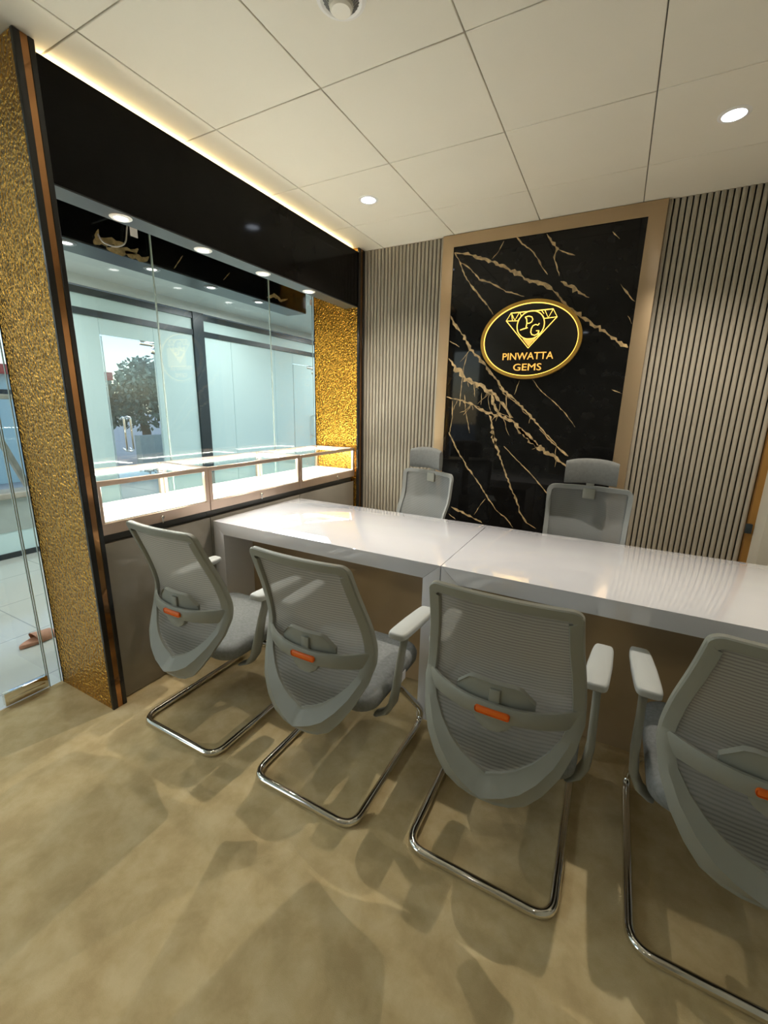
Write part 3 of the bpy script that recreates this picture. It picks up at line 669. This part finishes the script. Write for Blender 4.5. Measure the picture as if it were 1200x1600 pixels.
    # seat
    def seat_ring(z, g, y0=0.105, y1=0.580):
        pts = []; hw = 0.242 - g; r = 0.075
        for (sx, yc_, a0) in ((1, y0 + g, -90), (1, y1 - g, 0), (-1, y1 - g, 90), (-1, y0 + g, 180)):
            cyy = yc_ + r if yc_ < 0.3 else yc_ - r
            for k in range(7):
                a = math.radians(a0 + 90 * k / 6); pts.append((sx * (hw - r) + r * math.cos(a), cyy + r * math.sin(a), z))
        return pts
    b = MB(); b.loft([seat_ring(.392, .012), seat_ring(.402, .002), seat_ring(.432, .0), seat_ring(.448, .006), seat_ring(.458, .020), seat_ring(.463, .050), seat_ring(.464, .10)]); b.build('seat', M['seat'], t, local=True, angle=50)
    b = MB(); b.loft([seat_ring(.368, .045), seat_ring(.375, .030), seat_ring(.392, .018)])
    b.box((-0.05, 0.052, 0.372), (0.05, 0.20, 0.392), 0.004); b.build('seat_shell', M['seat_shell'], t, local=True, angle=50)
    # chrome cantilever base, one bent tube
    R = 0.0148
    def side(s):
        return [(s * 0.235, 0.0 if s else 0, R)]
    path = [(0.20, 0.33, 0.374), (0.228, 0.380, 0.345), (0.235, 0.640, 0.055), (0.235, 0.600, R), (0.235, 0.0, R), (-0.235, 0.0, R), (-0.235, 0.600, R), (-0.235, 0.640, 0.055), (-0.228, 0.380, 0.345), (-0.20, 0.33, 0.374)]
    p = [Vector(q) for q in path]
    pa = fillet([p[0], p[1], Vector((0.235, 0.68, R)), p[4], p[5], Vector((-0.235, 0.68, R)), p[8], p[9]], [0, .03, .16, .065, .065, .16, .03, 0], 10)
    b = MB(); b.tube(pa, R, 12); b.build('chrome_base', M['chrome'], t, local=True, angle=60)
    # arms
    for s in (-1, 1):
        rings = []
        sec = [(0.345, 0.222, 0.205, .050, .012), (0.352, 0.250, 0.225, .056, .014), (0.385, 0.268, 0.240, .058, .014), (0.45, 0.274, 0.255, .052, .013), (0.54, 0.272, 0.285, .044, .012), (0.60, 0.271, 0.312, .042, .012), (0.638, 0.271, 0.330, .060, .016)]
        for z, x, y, ly, lx in sec:
            rings.append([(s * (x + lx * math.copysign(abs(math.cos(a)) ** .7, math.cos(a))), y + ly / 2 * math.copysign(abs(math.sin(a)) ** .7, math.sin(a)), z) for a in [2 * PI * k / 14 for k in range(14)]])
        b = MB(); b.loft(rings); am = b.build('armrest', M['plastic'], t, local=True, angle=50)
        rings = []
        for z, g in ((0.634, .006), (0.639, .0), (0.652, .0), (0.658, .002), (0.661, .008)):
            ring = []
            for k in range(28):
                a = 2 * PI * k / 28; c, q = math.cos(a), math.sin(a); ex = 0.30
                xx = math.copysign(abs(c) ** ex, c) * (0.038 - g); yy = math.copysign(abs(q) ** ex, q) * (0.140 - g)
                xx *= 1 - 0.14 * max(0, yy) / 0.14
                ring.append((s * 0.270 + xx + s * 0.01 * yy / .14, 0.398 + yy, z))
            rings.append(ring)
        b = MB(); b.loft(rings); b.build('arm_pad', M['armpad'], am, local=True, angle=50)
    b = MB(); b.box((0.2422, 0.36, 0.385), (0.2442, 0.40, 0.425)); b.build('white_label', M['white_tag'], t, local=True)
    return t
c0 = visitor_chair((0, 0, 0), 'grey mesh visitor chair nearest the display cases and entrance pillar')
copy_thing(c0, (1.126, 1.030, 0), 0, 'second grey visitor chair from the entrance pillar, before the left-hand desk')
copy_thing(c0, (1.794, 1.072, 0), 0, 'grey visitor chair covering the seam between the two desks')
copy_thing(c0, (2.465, 1.115, 0), 0, 'grey visitor chair cut off by the right edge of the view')
c0.location = (0.440, 1.012, 0)

# ================================================================== HIGH-BACK CHAIRS BEHIND THE DESKS
def office_chair(loc, label, rz):
    """local frame: sitter faces -y"""
    t = thing('office_chair', label, 'chair', loc, 'high-back chairs behind the desks', rz)
    def bs(x, z):   # back surface
        return Vector((x, 0.235 + 0.10 * (z - 0.5) - 0.05 * math.sin(PI * min(1, max(0, (z - .48) / .36))) - 0.05 * (x / 0.23) ** 2, z))
    def hw(z): return lerp(0.222, 0.246, min(1, (z - .5) / .25)) if z < .75 else lerp(0.246, 0.237, (z - .75) / .3)
    O = []; I = []
    zz = [lerp(0.53, 1.00, k / 12) for k in range(13)]
    def loop(g, r):
        pts = []
        z0, z1 = 0.500 + g, 1.035 - g
        for sx, zc, a0 in ((1, z1, 0), (-1, z1, 90), (-1, z0, 180), (1, z0, 270)):
            c_z = zc - r if zc > .8 else zc + r
            for k in range(6):
                a = math.radians(a0 + 90 * k / 5); pts.append((sx * (hw(zc) - g - r) + r * math.cos(a), c_z + r * math.sin(a)))
        out = []
        for i in range(len(pts)):
            p, q = pts[i], pts[(i + 1) % len(pts)]; n = 8 if math.hypot(p[0]-q[0], p[1]-q[1]) > .1 else 1
            for k in range(n): out.append((lerp(p[0], q[0], k / n), lerp(p[1], q[1], k / n)))
        return out
    A, B = loop(0, .04), loop(0.026, .018); rings = []
    for a, c in zip(A, B):
        P, Q = bs(*a), bs(*c); dy = Vector((0, .011, 0))
        rings.append([tuple(P + dy), tuple(P - dy), tuple(Q - dy * .7), tuple(Q + dy)])
    b = MB(); b.loft(rings, True, False, True); b.build('back_frame', M['exec_frame'], t, local=True, angle=50)
    b = MB(); b.grid([[tuple(bs((hw(z) - .018) * (j / 7 - 1), z)) for j in range(15)] for z in [lerp(.518, 1.018, k / 20) for k in range(21)]]); b.build('mesh_panel', M['mesh_pale'], t, local=True, angle=180)
    b = MB(); b.box((-0.022, 0.285, 0.93), (0.022, 0.299, 1.13), 0.005); b.box((-0.05, 0.305, 0.40), (0.05, 0.330, 0.72), 0.01); b.box((-0.030, 0.290, 0.70), (0.030, 0.315, 0.95), 0.006); b.box((-0.035, 0.268, 0.955), (0.035, 0.288, 1.02), 0.005); b.box((-0.05, 0.06, 0.38), (0.05, 0.325, 0.42), 0.008); b.build('back_spine', M['plastic'], t, local=True)
    rows = []
    for k in range(15):
        u = k / 7 - 1; x = 0.143 * u; sh = 1 - 0.10 * abs(u) ** 4; y = 0.245 - 0.035 * u * u; ring = []
        for j in range(12):
            a = 2 * PI * j / 12; ring.append((x, y + math.copysign(abs(math.cos(a)) ** .6, math.cos(a)) * .026 * (1 - .25 * abs(u) ** 6), 1.120 + .012 * (1 - u * u) + math.copysign(abs(math.sin(a)) ** .6, math.sin(a)) * .075 * sh))
        rows.append(ring)
    b = MB(); b.loft(rows); b.build('headrest', M['head_fabric'], t, local=True, angle=60)
    def ring(z, g):
        r = .08; pts = []; h = .245 - g
        for sx, yc_, a0 in ((1, -.255 + g, -90), (1, .225 - g, 0), (-1, .225 - g, 90), (-1, -.255 + g, 180)):
            cy_ = yc_ + r if yc_ < 0 else yc_ - r
            for k in range(6):
                a = math.radians(a0 + 90 * k / 5); pts.append((sx * (h - r) + r * math.cos(a), cy_ + r * math.sin(a), z))
        return pts
    b = MB(); b.loft([ring(.425, .02), ring(.435, 0), ring(.475, 0), ring(.49, .012), ring(.498, .06)]); b.build('seat', M['seat'], t, local=True, angle=50)
    for s in (-1, 1):
        b = MB(); b.tube(fillet([(s * .20, 0, .415), (s * .275, 0, .415), (s * .275, 0.0, .62)], .03), .016, 10); am = b.build('armrest', M['plastic'], t, local=True, angle=60)
        b = MB(); b.box((s * .275 - .04, -.13, .62), (s * .275 + .04, .13, .645), .01, 3); b.build('arm_pad', M['armpad'], am, local=True)
    b = MB(); b.lathe([(.03, .10), (.03, .28), (.018, .285), (.018, .41), (.08, .415), (.08, .426), (.001, .427)], (0, 0, 0), seg=20); b.build('gas_lift', M['chrome'], t, local=True)
    b = MB()
    for k in range(5):
        a = 2 * PI * k / 5 + .3; b.tube([(0, 0, .105), (math.cos(a) * .15, math.sin(a) * .15, .10), (math.cos(a) * .30, math.sin(a) * .30, .072)], [.03, .022, .016], 10)
    b.lathe([(.001, .075), (.04, .078), (.042, .12), (.001, .122)], (0, 0, 0), seg=20); b.build('star_base', M['plastic'], t, local=True, angle=60)
    for k in range(5):
        a = 2 * PI * k / 5 + .3; cx_, cy_ = math.cos(a) * .30, math.sin(a) * .30
        b = MB(); b.lathe([(.001, -.022), (.024, -.022), (.028, -.016), (.028, .016), (.024, .022), (.001, .022)], (cx_, cy_, .0285), axis='y', seg=18); b.tube([(cx_, cy_, .05), (cx_, cy_, .075)], .006, 8); b.build('caster', M['pad_rubber'], t, local=True)
    return t
o1 = office_chair((1.915, 2.60, 0), 'high-back mesh chair with grey headrest, behind the right-hand desk', 0)
copy_thing(o1, (0.760, 2.66, 0), math.radians(-20), 'high-back mesh chair with grey headrest, at the corner end behind the left-hand desk')

# ================================================================== SMALL THINGS ABOUT THE WINDOW
for (y0, y1, z0, z1, lab) in ((1.648, 1.690, 2.358, 2.405, 'square white sticker on the glass near the entrance pillar'), (3.226, 3.256, 2.325, 2.372, 'narrow white sticker on the glass beside the far gold pillar')):
    b = MB(); b.box((GX + 0.0045, y0, z0), (GX + 0.0055, y1, z1)); tag(b.build('sticker', M['white_tag']), lab, 'sticker')
b = MB(); b.tube(fillet([(-0.445, 1.462, 2.305), (-0.445, 1.480, 2.272), (-0.445, 1.545, 2.268), (-0.445, 1.606, 2.300), (-0.445, 1.625, 2.40), (-0.43, 1.640, 2.45), (-0.30, 1.645, 2.47), (-0.132, 1.65, 2.47)], .05), 0.004, 8)
tag(b.build('loose_cable', M['cable']), 'thin grey cable end curling down behind the black fascia', 'cable')

# ================================================================== MALL PASSAGE
OX = -2.95
b = MB()
b.box((OX - 0.12, -3.0, 0), (OX, 1.15, H)); b.box((OX - 0.12, 1.15, 2.30), (OX, 2.50, H)); b.box((OX - 0.12, 2.50, 2.62), (OX, 9.0, H)); b.box((OX - 0.12, 2.47, 0), (OX - 0.02, 2.56, 2.62))
struct(b.build('wall_passage', M['mall_white']))
def frosted(n, y0, y1, z0=0.05, z1=2.34):
    b = MB(); b.box((OX - 0.035, y0 + .004, z0), (OX - 0.02, y1 - .004, z1)); return struct(b.build('window_%d' % n, M['frost']))
for n, (y0, y1) in enumerate(((2.56, 2.86), (3.475, 4.03), (4.19, 4.66), (4.66, 5.55), (5.55, 6.00), (6.76, 7.6), (7.6, 9.0))): frosted(7 + n, y0, y1)
frosted(14, 2.56, 4.03, 2.405, 2.54); frosted(15, 4.19, 9.0, 2.405, 2.54)
b = MB(); b.box((OX - 0.035, 2.86, 2.175), (OX - 0.02, 3.475, 2.34)); b.box((OX - 0.035, 6.00, 2.175), (OX - 0.02, 6.76, 2.34)); struct(b.build('window_16', M['frost']))
b = MB(); b.box((OX - 0.045, 2.56, 2.340), (OX, 9.0, 2.405)); struct(b.build('trim_2', M['dark_frame']))
b = MB(); b.box((OX - 0.045, 2.56, 2.540), (OX, 9.0, 2.605)); struct(b.build('trim_3', M['dark_frame']))
b = MB(); b.box((OX - 0.06, 4.03, 0), (OX + 0.01, 4.19, 2.62)); struct(b.build('trim_4', M['dark_frame']))
b = MB(); b.box((OX - 0.05, 1.15, 0), (OX + 0.005, 9.0, 0.05)); struct(b.build('baseboard_passage', M['dark_frame']))
def glass_door(name, y0, y1, material, yh, hinge_y):
    b = MB(); b.box((OX - 0.03, y0, 0.055), (OX - 0.02, y1, 2.165)); o = struct(b.build(name, material, smooth=False))
    b = MB()
    for dy in (-0.0, 0.075):
        b.tube(fillet([(OX - 0.02, yh + dy, 0.96), (OX + 0.045, yh + dy, 0.925), (OX + 0.045, yh + dy, 1.32), (OX - 0.02, yh + dy, 1.285)], .03), 0.011, 10)
    for z in (.925, 1.32): b.tube([(OX + .045, yh, z + (.015 if z < 1 else -.015)), (OX + .045, yh + .04, z + (0 if z < 1 else 0)), (OX + .045, yh + .075, z + (.015 if z < 1 else -.015))], .011, 10)
    b.build('door_handle', M['chrome'], o)
    b = MB(); b.box((OX - 0.04, hinge_y - 0.14, 2.125), (OX - 0.012, hinge_y + 0.03, 2.172), .002); b.box((OX - 0.04, hinge_y - 0.005, 2.04), (OX - 0.012, hinge_y + 0.03, 2.126), .002); b.build('hinge_patch', M['chrome'], o)
    b = MB(); b.box((OX - 0.032, y1 - 0.004, 0.055), (OX - 0.018, y1 + 0.004, 2.16)); b.box((OX - 0.032, y0 - 0.004, 0.055), (OX - 0.018, y0 + 0.004, 2.16)); b.build('glass_edge', M['glass_edge'], o)
glass_door('door_2', 2.870, 3.465, M['glass'], 2.965, 3.44)
glass_door('door_3', 6.01, 6.75, M['frost'], 6.48, 6.52)
b = MB(); b.box((OX - 0.03, 1.15, 0.62), (OX - 0.022, 2.47, 2.30)); struct(b.build('window_17', M['glass'], smooth=False))
b = MB(); b.box((OX - 0.25, 1.15, 0.25), (OX - 0.005, 2.47, 0.57)); struct(b.build('wall_parapet', M['render_grey']))
b = MB(); b.box((OX - 0.27, 1.15, 0.57), (OX + 0.03, 2.47, 0.62), .004); struct(b.build('trim_5', M['brown_wood']))
b = MB(); b.box((OX - 0.20, 1.15, 0.05), (OX - 0.01, 2.47, 0.25)); struct(b.build('baseboard_parapet', M['frost']))
# sandal on the passage floor
t = thing('sandal', 'tan leather slide sandal on the passage floor by the entrance pillar', 'sandal', (-1.035, 1.140, 0), None, math.radians(98))
def sole(z, g):
    pts = []
    for k in range(30):
        a = 2 * PI * k / 30; u = math.cos(a); w = (0.041 + 0.009 * u) * (1 - 0.10 * math.cos(2 * a))
        pts.append(((0.125 - g) * u, (w - g) * math.sin(a) - 0.006 * u * u, z))
    return pts
b = MB(); b.loft([sole(0.0, .004), sole(0.003, 0), sole(0.020, 0), sole(0.024, .004)]); b.build('sole', M['leather'], t, local=True)
rows = []
for k in range(9):
    u = lerp(-0.03, 0.085, k / 8); w = 0.047; ring = []
    for j in range(11):
        a = PI * j / 10; ring.append((u * 1.0 - 0.02 * math.sin(a), math.cos(a) * w, 0.018 + math.sin(a) * lerp(0.052, 0.030, k / 8)))
    rows.append(ring)
b = MB(); b.grid(rows); b.grid([[(p[0], p[1] * .94, p[2] - .003 * math.sin(PI * j / 10)) for j, p in enumerate(r)] for r in rows]); b.build('strap', M['leather'], t, local=True, angle=80)

# ================================================================== OUTDOORS BEYOND THE PASSAGE
b = MB(); b.box((-60, -40, -0.12), (-3.08, 60, -0.062)); struct(b.build('ground', M['ground']))
t = thing('trestle', 'pale timber trestle with crossed legs seen through the far left glass', 'trestle', (-3.6, 2.1, 0))
b = MB(); b.box((-4.0, 1.45, 1.48), (-3.4, 2.75, 1.53), .004); b.build('top_board', M['brown_wood'], t)
for (ya, yb) in ((2.05, 2.55), (2.45, 1.95)):
    b = MB(); b.tube([(-3.55 if ya < yb else -3.63, ya, -0.06), (-3.55 if ya < yb else -3.63, yb, 1.48)], .035, 8); b.build('leg', M['brown_wood'], t)
t = thing('kiosk', 'low pale kiosk with red fascia far outside the passage window', 'kiosk', (-8.6, 4.0, -0.06))
b = MB(); b.box((-9.2, 2.6, -0.06), (-8.0, 5.6, 1.93)); b.build('kiosk_wall', M['frost'], t)
b = MB(); b.box((-9.4, 2.4, 1.93), (-7.8, 5.8, 2.10), .01); b.build('red_fascia', M['red_roof'], t)
b = MB(); b.box((-7.995, 2.9, 1.52), (-7.985, 5.3, 1.66)); b.build('dark_band', M['dark_frame'], t)
t = thing('tree', 'dark leafy tree outside, seen through the opposite glass door', 'tree', (-9.2, 7.3, -0.06))
b = MB(); b.tube([(-9.2, 7.3, -0.06), (-9.15, 7.32, .7), (-9.25, 7.2, 1.5), (-9.3, 7.25, 2.3)], [.13, .11, .08, .04], 8); b.build('trunk', M['bark'], t)
b = MB(); rnd = random.Random(3); V = b.bm.verts
for k in range(5200):
    a, e, r = rnd.uniform(0, 2 * PI), rnd.uniform(-1, 1), rnd.random() ** .4
    lob = rnd.choice(((0, 0, 0, 1.0), (.5, .7, .1, .8), (-.2, -.75, -.15, .75), (.2, .1, .55, .7), (.3, 1.1, -.3, .6)))
    q = math.sqrt(1 - e * e); c = Vector((-9.2 + lob[0] + lob[3] * r * q * math.cos(a), 7.3 + lob[1] + lob[3] * r * q * math.sin(a), 1.55 + lob[2] + lob[3] * .8 * r * e))
    u = Vector((rnd.gauss(0, 1), rnd.gauss(0, 1), rnd.gauss(0, 1))).normalized(); w = u.orthogonal().normalized(); s = rnd.uniform(.05, .10)
    b.bm.faces.new((V.new(c - u * s), V.new(c + w * s * .5), V.new(c + u * s), V.new(c - w * s * .5)))
b.build('foliage', M['leaf'], t, smooth=False)
b = MB(); b.box((-7.6, 6.0, -0.06), (-7.4, 12.0, 0.75)); tag(b.build('garden_wall', M['render_grey']), 'low grey garden wall in front of the tree outside', 'wall')
